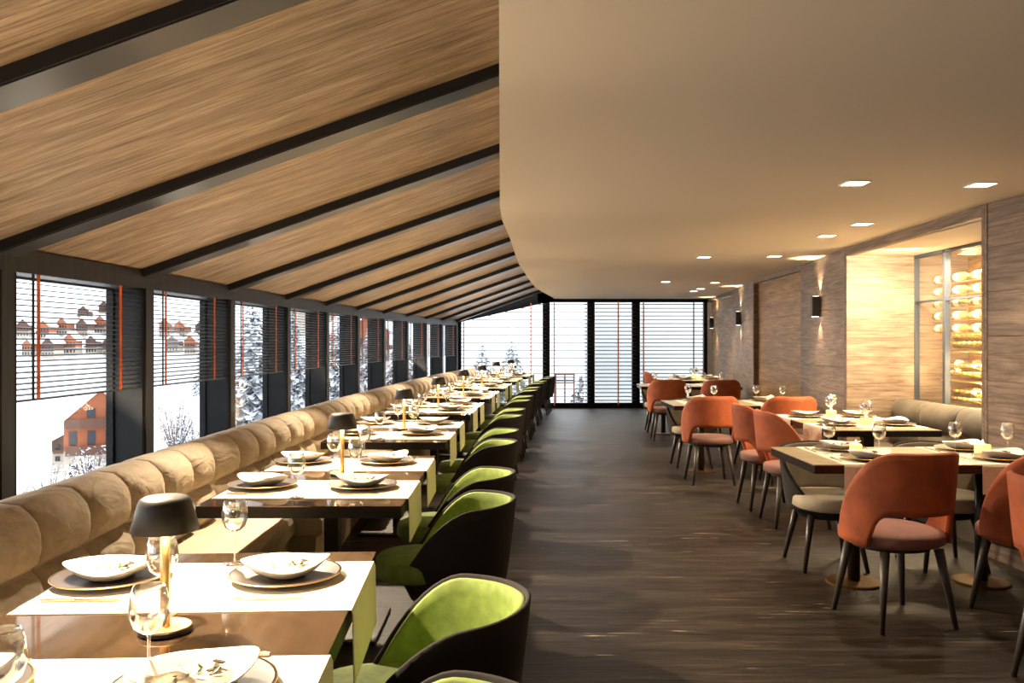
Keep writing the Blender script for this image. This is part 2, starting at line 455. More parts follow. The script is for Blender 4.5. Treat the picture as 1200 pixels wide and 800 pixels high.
planked(pt(3), pt(4), 0, 2.27, 'wallwarm', .07)
planked((3.55, 12.6), (3.75, 12.6), 0, SZ, 'wallwood')
planked(pt(4), pt(5), 0, SZ, 'wallwood')
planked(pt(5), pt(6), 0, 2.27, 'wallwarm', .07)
for a, b in ((3, 4), (5, 6)):
    p, q = Vector((*pt(a), 0)), Vector((*pt(b), 0)); c = (p+q)/2; d = q-p
    MB().box((c.x+.035, c.y, 2.30), (.07, d.length, .06), math.atan2(-d.x, d.y)).build('head_board', 'wallwood', WR)
# niche header and ceiling
board('niche_header', (3.13, 5.69, 2.25), (.12, 2.66, 0), (0, 0, 1), 2.66, .08, .06, 'wallwood', WR)
MB().box((3.65, 7.02, 2.27), (.78, 2.66, .03)).build('niche_ceiling', 'plaster', WR)

# far wall: black framed glazing
X = lambda px: (px-600)*FAR/1000
Z = lambda py: EYE+(400-py)*FAR/1000
WFo = empty('wall_far', (0, FAR, 0), kind='structure', label='far end wall of black framed floor-to-ceiling glazing')
def fbox(nm, x0, x1, z0, z1, m='metal', y=FAR+.06, d=.12):
    return MB().box(((x0+x1)/2, y, (z0+z1)/2), (x1-x0, d, z1-z0)).build(nm, m, WFo, rel='world')
fbox('base_rail', -1.3, 4.35, 0, .11)
fbox('head_rail', X(630), 4.35, Z(354), 2.45)
for a, b in ((536, 540.5), (636, 644.5), (688.5, 697), (741, 750), (825, 829)): fbox('mullion', X(a), X(b), .11, 2.3)
fbox('white_reveal', X(829), 4.4, 0, SZ, 'render')
gp = [(X(530), Z(379.5)), (X(545), Z(376)), (X(637), Z(355)), (X(660), Z(352)), (X(660), 2.95), (X(530), 2.3)]
g_ = MB(); n = len(gp)
g_.add([(x, FAR, z) for x, z in gp]+[(x, FAR+.1, z) for x, z in gp], [tuple(range(n)), tuple(reversed(range(n, 2*n)))]+[(i, n+i, n+(i+1) % n, (i+1) % n) for i in range(n)])
g_.build('gable_panel', 'metal', WFo, rel='world')
fw = [(540.5, 636), (644.5, 688.5), (697, 741), (750, 825)]
fb_cords = [((543.5, 'tape'), (622, 'tape')), ((649.5, 'tape'),), ((724, 'tape'),), ((753.5, 'tape'), (812, 'cord'))]
fl_lab = ['dark slatted blind filling the sloped-top end window on the left', 'narrow dark slatted blind over the end window beside the green chairs', 'narrow dark slatted blind over the middle end window right of the aisle', 'wide dark slatted blind over the end window beside the oak wall']
for i, (a, b) in enumerate(fw):
    wn = empty('window_%d' % (20+i), (X((a+b)/2), FAR, .11), kind='structure')
    top = 2.3 if i else None
    if i: MB().box((X((a+b)/2), FAR+.08, 1.2), (X(b)-X(a), .008, 2.2)).build('pane', 'pane', wn, rel='world')
    else:
        z0, z1 = Z(378), Z(356)
        v = [(X(a), FAR+.08, .1), (X(b), FAR+.08, .1), (X(b), FAR+.08, z1+.05), (X(a), FAR+.08, z0+.05)]
        MB().add(v+[(p[0], p[1]+.008, p[2]) for p in v], [(0, 1, 2, 3), (7, 6, 5, 4), (0, 4, 5, 1), (1, 5, 6, 2), (2, 6, 7, 3), (3, 7, 4, 0)]).build('pane', 'pane', wn, rel='world')
    bl = empty('window_blind', (X((a+b)/2), FAR-.05, .1), 0, label=fl_lab[i], cat='blind', group='blinds on the end glazing')
    xe = [X(a)-.0, X(b)+.07 if i < 3 else X(b)]
    full = None
    for k in range(27):
        z = .17+k*.0815; x0, x1 = xe
        if i == 0:
            zl = Z(377)
            if z > zl: x0 = max(x0, X(545)+(z-Z(376.6))/(Z(355.3)-Z(376.6))*(X(636)-X(545)))
            if x1-x0 < .15: continue
        if z > 2.27: continue
        if full is None or x0 != xe[0]:
            me = MB().box(((x0+x1)/2-X((a+b)/2), 0, 0), (x1-x0, .045, .006), R=Matrix.Rotation(math.radians(18), 3, 'X')).build('slat', 'slat', bl, loc=(0, 0, z-.1))
            if x0 == xe[0]: full = me.data
        else:
            o = bpy.data.objects.new('slat', full); C.objects.link(o); o.parent = bl; o.location = (0, 0, z-.1)
    for px, m_ in fb_cords[i]:
        zt = 2.26 if i else (Z(356) if px > 600 else Z(377))
        MB().box((X(px)-X((a+b)/2), -.03, (zt-.03)/2-.05), (.026, .004, zt-.05)).build('ladder_tape' if m_ == 'tape' else 'lift_cord', m_, bl)

# ------------------------------------------------------------------ wine wall
WC = empty('wine_cabinet', (NB, 7.0, .6), label='tall glazed wine cabinet built into the lit niche', cat='wine cabinet')
def wb_(nm, c, d, m, **k): return MB().box(c, d, **k).build(nm, m, WC, rel='world', bevel=.002, seg=1)
YA, YB = 5.75, 8.33
for y in (YB-.03, 7.72, 6.9, 6.1): wb_('frame_post', (NB, y, 1.52), (.05, .045, 1.46), 'frame')
wb_('frame_top', (NB, (YA+YB)/2, 2.24), (.05, YB-YA, .03), 'frame')
wb_('transom', (NB, (YA+YB)/2, 1.80), (.04, YB-YA, .02), 'frame')
wb_('frame_bottom', (NB, (YA+YB)/2, .80), (.05, YB-YA, .03), 'frame')
wb_('dado_panel', (NB+.04, (YA+YB)/2, .4), (.05, YB-YA, .78), 'wallwood')
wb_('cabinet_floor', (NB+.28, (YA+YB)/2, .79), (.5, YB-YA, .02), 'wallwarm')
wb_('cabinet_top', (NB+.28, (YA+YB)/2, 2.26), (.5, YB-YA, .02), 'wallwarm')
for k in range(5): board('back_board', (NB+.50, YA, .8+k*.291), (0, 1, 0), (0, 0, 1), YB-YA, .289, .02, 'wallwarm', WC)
wb_('side_panel', (NB+.27, YA-.01, 1.52), (.5, .02, 1.46), 'wallwarm')
for a, b in ((YA, 6.08), (6.12, 6.88), (6.92, 7.70), (7.74, YB-.05)): wb_('pane', (NB, (a+b)/2, 1.52), (.006, b-a, 1.4), 'pane')
wb_('light_column', (NB+.46, 7.42, 1.52), (.02, .07, 1.4), 'strip')
for z in (2.0, 1.885, 1.77, 1.655, 1.54): wb_('bottle_rail', (NB+.09, 7.2, z-.043), (.015, 1.8, .008), 'brass')
for z in (1.33, 1.06, .80+.03):
    wb_('bottle_shelf', (NB+.27, 7.15, z), (.32, 1.75, .012), 'brass')
def bottle(nm_mat):
    r = empty('wine_bottle', label='wine bottle', cat='bottle')
    MB().lathe([(.0, 0), (.034, 0), (.037, .01), (.037, .185), (.030, .215), (.014, .24), (.0135, .262)], 12).build('bottle_body', nm_mat, r, smooth=True)
    MB().lathe([(.0142, .25), (.0142, .298), (0, .30)], 10).build('capsule', 'capsule', r, smooth=True)
    MB().lathe([(.0376, .05), (.0376, .14)], 12, cap=False).build('paper_label', 'label', r, smooth=True)
    return r
pb1, pb2 = bottle('winebottle'), bottle('winegreen')
first = True
RN = ['top', 'second', 'third', 'fourth', 'fifth']
HN = ['farthest', 'second farthest', 'middle', 'second nearest', 'nearest']
used = {}
def put_bottle(src, loc, rot, lab, grp):
    if src.name in used: o = dup(src, loc, 0, lab, grp)
    else: used[src.name] = 1; o = src; o.location = loc; o['label'] = lab; o['group'] = grp
    o.rotation_euler = rot
for r_, z in enumerate((2.0, 1.885, 1.77, 1.655, 1.54)):
    for k in range(5):
        put_bottle(pb1 if (r_+k) % 3 else pb2, (NB+.09, 8.10-k*.335, z), (PI/2, 0, 0), 'wine bottle lying lengthwise on the %s rail, %s in its row' % (RN[r_], HN[k]), 'bottles on the cabinet rails')
tiers = [('upper', 1.33), ('middle', 1.06), ('lowest', .83)]
for tn, z in tiers:
    for lv in range(2):
        for k in range(9):
            y = 7.97-k*.085-lv*.042
            put_bottle(pb2 if lv == 0 else pb1, (NB+.40, y, z+.047+lv*.066), (0, -PI/2+.10, 0),
                       'wine bottle pointing outward, %s from the left, %s layer of the %s cabinet shelf' % (['first', 'second', 'third', 'fourth', 'fifth', 'sixth', 'seventh', 'eighth', 'ninth'][k], 'bottom' if lv == 0 else 'top', tn), 'bottles in the %s layer of the %s shelf' % ('bottom' if lv == 0 else 'top', tn))
light('cabinet_light', 'AREA', (NB+.2, 7.5, 2.23), 34, (1, .74, .40), (NB+.25, 7.2, 1.0), .3)
light('cabinet_light', 'POINT', (NB+.36, 7.45, 1.44), 18, (1, .74, .40), size=.05)
light('cabinet_light', 'POINT', (NB+.2, 7.9, 1.2), 14, (1, .74, .40), size=.05)
light('cabinet_light', 'POINT', (NB+.12, 7.45, 1.22), 12, (1, .74, .40), size=.04)
light('cabinet_light', 'POINT', (NB+.12, 7.45, .98), 12, (1, .74, .40), size=.04)
light('niche_light', 'AREA', (3.55, 7.6, 2.23), NICHE_W, (1, .80, .50), (3.62, 8.2, 1.0), .25, size_y=1.2)

# ------------------------------------------------------------------ banquettes
def banquette(name, label, f, n0, sections, direction, group, fabric_b, cols, hz=.85, front_in=None):
    """f plan curve; n0 = backrest front offset; direction +1: seat to the +n side, -1: to the -n side"""
    for si, (ya, yb) in enumerate(sections):
        pm = fr(f, (ya+yb)/2)
        base = pm[0]+pm[2]*n0
        root = empty(name, base, 0, label=label[si], cat='banquette', group=group)
        s = direction
        W_ = (yb-ya)/cols
        for c in range(cols):
            y0, y1 = ya+c*W_, ya+(c+1)*W_
            rows = []
            NU = 12
            end0, end1 = (c == 0), (c == cols-1)
            for k in range(NU+1):
                u = k/NU; e = 1-abs(2*u-1)**(2.6 if (end0 and u < .5) or (end1 and u > .5) else 5.5)
                lo_ = .06 if end0 else .006; hi_ = .94 if end1 else .994; y = y0+(y1-y0)*(lo_+(hi_-lo_)*u); p, t, n_ = fr(f, y)
                prof = [(.0, .40, .0), (.006, .45, .03), (.012, .50, .065), (.012, .56, .07), (.008, .60, .055), (.0, .630, .012), (.0, .637, .0), (.0, .644, .012), (.004, .67, .05), (.012, .71, .052), (.012, .76, .050), (.008, .80, .038), (-.012, .835, .020)]
                q = []
                for a, z, bul in prof:
                    q.append(p+n_*(n0+s*(a+bul*e-.012))+Vector((0, 0, z*(hz/.85)+ (z > .7)*.006*(e-.6))))
                for a, z, g in ((-.055, .858, .006), (-.12, .864, .001), (-.19, .850, .004), (-.225, .82, 0), (-.235, .76, 0), (-.235, .40, 0)):
                    q.append(p+n_*(n0+s*a)+Vector((0, 0, z*(hz/.85)+g*(e-.5))))
                rows.append(q)
            mb = MB().grid(rows)
            n_p = len(rows[0]); o = NU*n_p
            mb.f += [tuple(range(n_p)), tuple(o+i for i in reversed(range(n_p)))]; mb.mi += [0, 0]
            mb.build('back_cushion', fabric_b, root, smooth=True, rel='world')
        # seat and plinth
        def seat_rows(prof_fn, ys_):
            rows = []
            for i_, y in enumerate(ys_):
                u = i_/(len(ys_)-1); p, t, n_ = fr(f, y); rows.append([p+n_*(n0+s*a)+Vector((0, 0, z)) for a, z in prof_fn(u)])
            return rows
        fr_ = front_in or (lambda u: .60-.15*u)
        pf = lambda u: [(-.2, .335), (-.2, .44), (fr_(u)-.08, .455), (fr_(u)-.02, .445), (fr_(u), .42), (fr_(u), .355), (fr_(u)-.015, .335)]
        mb = MB().grid(seat_rows(pf, ysteps(ya+.004, yb-.004, 8)), closed_v=True); k = 7; o = 8*k
        mb.f += [tuple(range(k)), tuple(o+i for i in reversed(range(k)))]; mb.mi += [0, 0]
        mb.build('seat_cushion', 'seatfab' if fabric_b == 'velvet' else fabric_b, root, smooth=False, rel='world')
        pf = lambda u: [(-.2, .0), (-.2, .332), (fr_(u)-.03, .332), (fr_(u)-.06, .0)]
        mb = MB().grid(seat_rows(pf, ysteps(ya+.004, yb-.004, 8)), closed_v=True); k = 4; o = 8*k
        mb.f += [tuple(range(k)), tuple(o+i for i in reversed(range(k)))]; mb.mi += [0, 0]
        mb.build('plinth', 'plinth' if fabric_b == 'velvet' else 'taupe', root, smooth=False, rel='world')
secs = [(.45, 2.60), (2.60, 4.75), (4.75, 6.90), (6.90, 9.05), (9.05, 11.2), (11.2, 13.35), (13.35, 15.5), (15.5, 17.65)]
OR8 = ['nearest', 'second', 'third', 'fourth', 'fifth', 'sixth', 'seventh', 'farthest']
banquette('banquette', ['camel tufted velvet banquette section, %s along the window wall' % o for o in OR8], ROW, -.80, secs, 1, 'camel banquette along the windows', 'velvet', 6)
NF = lambda y: 3.90
banquette('banquette', ['taupe velvet banquette under the wine cabinet in the niche'], NF, -.24, [(5.80, 8.27)], -1, None, 'taupe', 4, .86, lambda u: .48)

# ------------------------------------------------------------------ chairs
def shell_rows(A, zb, zt, rf, N=36, K=10, inner=0):
    rows = []
    for i in range(N+1):
        a = -A+2*A*i/N; r_ = []
        for k in range(K+1):
            t = k/K; z = zb(a)+(zt(a)-zb(a))*t
            rx, ry = rf(a, z); rx -= inner; ry -= inner
            r_.append(Vector((math.cos(a)*rx, math.sin(a)*ry, z)))
        rows.append(r_)
    return rows
def shell(A, zb, zt, rf, th, N=36, K=10, zin=0):
    o = shell_rows(A, zb, zt, rf, N, K); i = shell_rows(A, zb, zt, rf, N, K, th)
    rows = []
    for a, b in zip(o, i):
        top = (a[-1]+b[-1])/2+Vector((0, 0, th*.35)); bot = (a[0]+b[0])/2
        rows.append(a+[top]+list(reversed(b))+[bot])
    mb = MB().grid(rows, closed_v=True); k = len(rows[0]); n = len(rows)-1
    mb.f += [tuple(range(k)), tuple(n*k+j for j in reversed(range(k)))]; mb.mi += [0, 0]
    return mb
def seat_disc(z0, z1, rx, ry, cx=0, ex=2.5, crown=.012):
    N = 36; rows = []
    for r, z in ((.0, z0), (.93, z0), (1.0, z0+.012), (1.0, z1-.018), (.97, z1-.005), (.85, z1+.002), (.5, z1+crown*.7), (0, z1+crown)):
        q = []
        for i in range(N):
            a = 2*PI*i/N; c, s = math.cos(a), math.sin(a)
            q.append(Vector((cx+rx*r*math.copysign(abs(c)**(2/ex), c), ry*r*math.copysign(abs(s)**(2/ex), s), z)))
        rows.append(q)
    return MB().grid(rows, closed_v=True)
def legs(root, m, top, foot, zt, r0=.024, r1=.012, cx=0):
    for sx in (-1, 1):
        for sy in (-1, 1):
            MB().tube((cx+sx*top, sy*top, zt), (cx+sx*foot, sy*foot, 0), r0, r1, 12).build('leg', m, root, smooth=True)
# chairs face local -x, back at +x
def orange_chair():
    r = empty('dining_chair', label='x', cat='chair')
    zt = lambda a: .873 if abs(a) < .5 else .43+.443*(1-min(1, ((abs(a)-.5)/1.36))**2.2)
    def zb(a):
        x = abs(a)
        if x < .62: return .575
        if x < 1.02: return .575-(.575-.405)*(1-math.sqrt(max(0, 1-((x-.62)/.40)**2)))
        return .405+.02*(x-1.02)
    def rf(a, z):
        k = (z-.42)/.45
        return (.262+.055*k-.01*k*k, .272+.03*k)
    shell(1.84, zb, zt, rf, .032, 52, 9).build('backrest', 'orange', r, smooth=True)
    seat_disc(.400, .468, .245, .24, -.02, 2.4).build('seat', 'mauve', r, smooth=True)
    MB().lathe([(0, .375), (.19, .375), (.20, .402), (0, .402)], 28, (-.02, 0, 0)).build('seat_frame', 'leg', r)
    legs(r, 'greyleg', .15, .205, .385)
    return r
def bucket_chair(outer, inner, seat, rim, zbo, legm, fall=.46, rr=(.285, .285), a0=1.15):
    r = empty('bucket_chair', label='x', cat='chair')
    A = 2.28
    zt = lambda a: rim-.012*abs(a) if abs(a) < a0 else fall+(rim-.012*a0-fall)*math.cos(min(1, (abs(a)-a0)/(A-a0))*PI/2)**1.1
    def zb(a): return zbo+.03*abs(a)/A
    def rf(a, z):
        k = (z-zbo)/(rim-zbo)
        g = .80+.22*min(1, k)**.7
        return (rr[0]*g, rr[1]*g)
    shell(A, zb, zt, rf, .014, 44, 9).build('outer_shell', outer, r, smooth=True)
    rf2 = lambda a, z: tuple(v-.0135 for v in rf(a, z))
    shell(A-.02, lambda a: zbo+.10, lambda a: max(zbo+.12, zt(a)-.011), rf2, .020, 44, 8).build('back_lining', inner, r, smooth=True)
    seat_disc(fall-.085, fall-.005, .265, .232, -.085, 2.6).build('seat', seat, r, smooth=True)
    MB().lathe([(0, zbo-.02), (.17, zbo-.02), (.205, zbo+.05), (.19, fall-.085), (0, fall-.085)], 28, (-.02, 0, 0)).build('seat_pan', outer, r, smooth=True)
    legs(r, legm, .13, .195, zbo+.02)
    return r
PO = Proto(orange_chair())
PG = Proto(bucket_chair('shell', 'green', 'green', .715, .29, 'leg'))
PT = Proto(bucket_chair('shell', 'taupein', 'cream', .755, .34, 'leg', .475, (.28, .28), .80))

# ------------------------------------------------------------------ table things
def plate_p():
    r = empty('charger_plate', label='x', cat='plate')
    MB().lathe([(0, 0), (.09, 0), (.10, .004), (.152, .016), (.154, .019), (.148, .019), (.10, .010), (0, .008)], 40).build('plate_body', 'plate', r, smooth=True)
    MB().lathe([(.1525, .0165), (.1555, .0175), (.1555, .0195), (.1525, .0200)], 40, cap=False).build('rim', 'platerim', r, smooth=True)
    return r
def bowl_p():
    r = empty('serving_bowl', label='x', cat='bowl')
    wob = lambda a, rr: (.008*math.cos(2*a)+.004*math.cos(3*a+1))*(rr/.11)**2
    MB().lathe([(0, 0), (.05, 0), (.085, .014), (.112, .038), (.114, .041), (.108, .039), (.08, .020), (.05, .008), (0, .006)], 36, sx=1.08, sy=.92, wob=wob).build('bowl_body', 'bowl', r, smooth=True)
    MB().lathe([(0, .022), (.04, .024), (.075, .019), (.08, .015)], 24, sx=1.05, sy=.9).build('food', 'food', r, smooth=True)
    h = MB()
    for k in range(7):
        a = k*2.4; d = .012+.006*k; c = Vector((math.cos(a)*d, math.sin(a)*d, .026+.003*(k % 3)))
        e = Vector((math.cos(a+1), math.sin(a+1), .5))*.012; s_ = Vector((-e.y, e.x, 0))*.4
        h.add([c-e, c+s_+Vector((0, 0, .002)), c+e, c-s_], [(0, 1, 2, 3)])
    h.build('herb_garnish', 'herb', r)
    b = MB(); 
    for k in range(3): b.box((.035+.008*k, -.01+.012*k, .030+.002*k), (.026, .009, .003), k*.9+.3)
    b.build('crispbread', 'bread', r)
    return r
def glass_p():
    r = empty('wine_glass', label='x', cat='glass')
    MB().lathe([(.0, .098), (.016, .100), (.030, .112), (.0375, .134), (.038, .152), (.035, .172), (.030, .190), (.0288, .190), (.0338, .172), (.0368, .152), (.0363, .134), (.029, .114), (.015, .1025), (0, .101)], 24).build('glass_bowl', 'glass', r, smooth=True)
    MB().lathe([(.0032, .004), (.0028, .03), (.003, .085), (.006, .099)], 10).build('stem', 'glass', r, smooth=True)
    MB().lathe([(0, 0), (.033, 0), (.034, .0015), (.015, .004), (.004, .008)], 24).build('foot', 'glass', r, smooth=True)
    return r
def fork_p():
    r = empty('fork', label='x', cat='fork'); mb = MB()
    mb.box((.02, 0, .003), (.12, .008, .0025)); mb.box((-.052, 0, .003), (.03, .018, .0025))
    for k in range(4): mb.box((-.083, -.0075+.005*k, .0035), (.034, .0028, .002))
    o = mb.build('fork_body', 'steel', r); return r
def knife_p():
    r = empty('table_knife', label='x', cat='knife')
    MB().box((.045, 0, .004), (.09, .012, .006)).build('handle', 'steel', r, bevel=.002)
    MB().add([(0, -.007, .002), (-.10, -.006, .002), (-.118, .004, .002), (-.10, .007, .002), (0, .006, .002), (0, -.007, .004), (-.10, -.006, .004), (-.118, .004, .004), (-.10, .007, .004), (0, .006, .004)],
             [(0, 1, 2, 3, 4), (9, 8, 7, 6, 5), (0, 5, 6, 1), (1, 6, 7, 2), (2, 7, 8, 3), (3, 8, 9, 4), (4, 9, 5, 0)]).build('blade', 'steel', r)
    return r
def lamp_p():
    r = empty('table_lamp', label='x', cat='lamp')
    MB().lathe([(0, 0), (.056, 0), (.060, .004), (.060, .012), (.058, .0135), (0, .0135)], 36).build('base', 'darkmetal', r, smooth=False)
    MB().lathe([(.058, .0137), (.057, .0155), (0, .0155)], 36).build('base_cap', 'brass', r)
    MB().lathe([(.0105, .0155), (.0105, .255), (0, .255)], 20).build('pole', 'brass', r, smooth=True)
    MB().lathe([(.0745, .235), (.0755, .236), (.060, .296), (.055, .307), (.046, .312), (0, .312), (0, .310), (.045, .309), (.053, .304), (.058, .294), (.0735, .236)], 40, cap=False).build('lamp_shade', 'shade', r, smooth=True)
    MB().lathe([(.012, .256), (.050, .256), (.050, .262), (.012, .262)], 28, cap=False).build('diffuser', 'glow', r)
    return r
def votive_p():
    r = empty('votive_candle', label='x', cat='candle')
    MB().box((0, 0, .03), (.066, .066, .06)).build('holder', 'candle', r, bevel=.006)
    MB().lathe([(0, .058), (.008, .064), (.004, .078), (0, .086)], 10).build('flame', 'flame', r, smooth=True)
    return r
PP, PB, PGl, PF, PK, PLm, PV = [Proto(f()) for f in (plate_p, bowl_p, glass_p, fork_p, knife_p, lamp_p, votive_p)]
H = .75
def runner(loc, rz, w_, x0, x1, drop, dropneg, label, group):
    """cloth across a table: local x along runner from x0 to x1, hanging at x1 (and x0)"""
    r = empty('table_runner', loc, rz, label=label, cat='table runner', group=group)
    pts = []
    if dropneg: pts += [(x0-.006, -dropneg), (x0-.005, -.01)]
    pts += [(x0, .0025), ((x0+x1)/2, .0025), (x1, .0025)]
    if drop: pts += [(x1+.005, -.01), (x1+.006, -drop*.5), (x1+.008, -drop)]
    rows = []
    for j in range(5):
        y = -w_/2+w_*j/4
        rows.append([Vector((x, y, z)) for x, z in pts]+[Vector((x-(.003 if (z < -.005 and x > 0) else (-.003 if z < -.005 else 0)), y, z-(.002 if z > 0 else 0))) for x, z in reversed(pts)])
    mb = MB().grid(rows, closed_v=True); k = len(rows[0])
    mb.f += [tuple(range(k)), tuple(4*k+i for i in reversed(range(k)))]; mb.mi += [0, 0]
    mb.build('cloth', 'linen', r); return r
def loc_at(c, th, lx, ly, z=0):   # heading th: forward = (sin th, cos th)
    return Vector((c[0]+lx*math.cos(th)+ly*math.sin(th), c[1]-lx*math.sin(th)+ly*math.cos(th), z))
CT = [(1.94, -.043), (4.24, 0), (6.45, .025), (8.6, .05), (10.75, .062), (12.88, .078), (15.0, .10), (17.02, .12)]
tcol, twid = .84, 1.53
def left_table():
    r = empty('dining_table', label='x', cat='table')
    MB().box((0, 0, H-.002), (tcol, twid, .004)).build('tabletop', 'top', r)
    MB().box((0, 0, H-.027), (tcol-.001, twid-.001, .046)).build('apron', 'edge', r)
    MB().box((-.02, 0, .375), (.07, .09, .70)).build('column', 'darkmetal', r, bevel=.003)
    MB().box((-.02, -.0, .009), (.50, .52, .018)).build('base_plate', 'darkmetal', r, bevel=.003)
    return r
PTl = Proto(left_table())
for i, (yc, th) in enumerate(CT):
    o8 = OR8[i]; xc = ROW(yc)-.01; c = (xc, yc)
    PTl.put((xc, yc, 0), -th, 'glossy dark long table, %s in the window row' % o8, 'window row tables')
    PLm.put(loc_at(c, th, .02, .03, H), 0, 'small brass table lamp with black shade, %s in the window row' % o8, 'table lamps in the window row')
    lp = loc_at(c, th, .02, .03, H+.245)
    light('lamp_bulb', 'POINT', loc_at(c, th, .02, .03, H+.225), LAMP_W, (1, .72, .38), size=.03)
    for j, cy in enumerate((-.375, .40)):
        nf = ('near', 'far')[j]
        runner(loc_at(c, th, 0, cy, H), -th, .47, -tcol/2+.01, tcol/2+.008, .185, 0, 'cream linen runner over the %s half of the %s window-row table' % (nf, o8), 'linen runners on the window row')
        PG.put(loc_at(c, th, .60, cy), -th, 'lime green bucket chair with dark shell, %s seat of the %s window-row table' % (nf, o8), 'green chairs along the window row')
        for side, lx in (('bench', -.27), ('aisle', .19)):
            where = '%s side, %s half, %s window-row table' % (side, nf, o8)
            jx, jy = random.uniform(-.012, .012), random.uniform(-.015, .015)
            pp = (lx+jx, cy+.05+jy)
            rot = random.uniform(-.5, .5)
            PP.put(loc_at(c, th, *pp, H+.0035), rot, 'dark charger plate: '+where, 'charger plates in the window row')
            PB.put(loc_at(c, th, *pp, H+.0135), rot+(0 if side == 'bench' else .4), 'white porcelain bowl: '+where, 'bowls in the window row')
            if side == 'bench': gp_ = (-.05, cy-.22); sk, sf = -1, 1
            else: gp_ = (.03 if j else .11, cy+(.22 if j else .29)); sk, sf = 1, -1
            if i == 0:
                gp_ = {(0, 'bench'): (-.045, -.53), (0, 'aisle'): (.10, -.28), (1, 'bench'): (-.03, .15), (1, 'aisle'): (.015, .62)}[(j, side)]
            zz = H+(.0035 if abs(gp_[1]-cy) < .235 else .001)
            PGl.put(loc_at(c, th, *gp_, zz), 0, 'clear wine glass: '+where, 'wine glasses in the window row')
            if i < 6:
                rz = -th+(PI if side == 'bench' else 0)
                PK.put(loc_at(c, th, lx+sk*.02, cy+.05+sk*.185, H+.003), rz, 'golden knife: '+where, 'knives in the window row')
                PF.put(loc_at(c, th, lx+sk*.02, cy+.04+sf*.18, H+.003), rz, 'golden fork: '+where, 'forks in the window row')
    light('table_spot', 'SPOT', loc_at(c, th, -.60, .55, 2.10), SPOT_LEFT, WARM, loc_at(c, th, .15, -.02, H), .035, 96, .9)  # unseen spot added above the bench to light the table, no fixture there

# ------------------------------------------------------------------ right-hand tables
def place_setting(c, th, px, py, dx, dy, where, grp, cut=True):
    """(dx,dy): unit direction from diner towards the table centre, in table-local coordinates"""
    PP.put(loc_at(c, th, px, py, H+.0035), random.uniform(-1, 1), 'dark charger plate: '+where, 'charger plates on the right')
    PB.put(loc_at(c, th, px, py, H+.0135), random.uniform(-1, 1), 'white porcelain bowl: '+where, 'bowls on the right')
    rx, ry = dy, -dx     # diner's right
    PGl.put(loc_at(c, th, px+dx*.17+rx*.13, py+dy*.17+ry*.13, H+.001), 0, 'clear wine glass: '+where, 'wine glasses on the right')
    if cut:
        a = math.atan2(dy, dx)-th+PI
        PK.put(loc_at(c, th, px+rx*.185, py+ry*.185, H+.0032), a, 'golden knife: '+where, 'knives on the right')
        PF.put(loc_at(c, th, px-rx*.185, py-ry*.185, H+.0032), a, 'golden fork: '+where, 'forks on the right')
def cross_table(nm_, c, w_, d_, th, chairs_f, chairs_b, cut, ctag):
    r = empty('dining_table', (*c, 0), -th, label='pale oak topped table across the room, %s' % nm_, cat='table', group='tables across the right side')
    MB().box((0, 0, H-.003), (w_, d_, .006)).build('tabletop', 'oaktop', r)
    MB().box((0, 0, H-.028), (w_-.001, d_-.001, .044)).build('apron', 'edge', r)
    for s in (-1, 1):
        cx = s*.375
        MB().tube((cx, 0, .02), (cx, 0, .70), .035, .035, 20).build('column', 'darkmetal', r, smooth=True)
        MB().lathe([(0, 0), (.158, 0), (.158, .010), (.15, .014), (0, .014)], 40, (cx, 0, 0)).build('base_disc', 'bronze', r)
    for s in (-1, 1):
        cx = s*.375; side = 'left' if s < 0 else 'right'
        rn = runner(loc_at(c, th, cx, 0, H), -th-PI/2, .42, -d_/2+.005, d_/2+.004, .16, 0, 'cream linen runner on the %s half of the oak table %s' % (side, nm_), 'linen runners on the right tables')
        PV.put(loc_at(c, th, cx+.02, .02, H+.0035), .3*s, 'square glowing votive candle on the %s half, oak table %s' % (side, nm_), 'votive candles')
        for fb, dy in (('front', 1), ('back', -1)):
            place_setting(c, th, cx, -dy*(d_/2-.175), 0, dy, '%s %s of oak table %s' % (side, fb, nm_), None, cut)
    for lx, ly, rz, lab in chairs_f: PO.put(loc_at(c, th, lx, ly), rz-th, 'burnt orange velvet chair, '+lab, 'orange chairs')
    for lx, ly, rz, lab in chairs_b: PT.put(loc_at(c, th, lx, ly), rz-th, 'dark bucket chair with cream seat, '+lab, 'cream seated bucket chairs')
FU = -PI/2   # back towards the camera (local +x -> -y)
FD = PI/2
cross_table('nearest', (2.39, 5.03), 1.49, .78, 0,
    [(-.44, -.66, FU+.2, 'nearest fully visible, open arch in its back'), (.29, -.65, FU+.15, 'at the right frame edge before the nearest oak table')],
    [(-.40, .40, FD, 'behind the left half of the nearest oak table'), (.34, .40, FD, 'behind the right half of the nearest oak table')], True, 'R1')
cross_table('in the middle', (2.44, 9.33), 1.49, .80, .0,
    [(-.45, -.72, FU, 'at the aisle corner of the middle oak table'), (.31, -.76, FU, 'before the oak pier at the middle oak table')],
    [(-.40, .40, FD, 'behind the left half of the middle oak table'), (.34, .40, FD, 'behind the right half of the middle oak table')], False, 'R3')
cross_table('farthest', (2.70, 13.1), 1.49, .80, .06,
    [(-.42, -.80, FU, 'farthest row, left one'), (.34, -.80, FU, 'farthest row, right one')],
    [(-.40, .40, FD, 'behind the left half of the farthest oak table'), (.34, .40, FD, 'behind the right half of the farthest oak table')], False, 'R4')
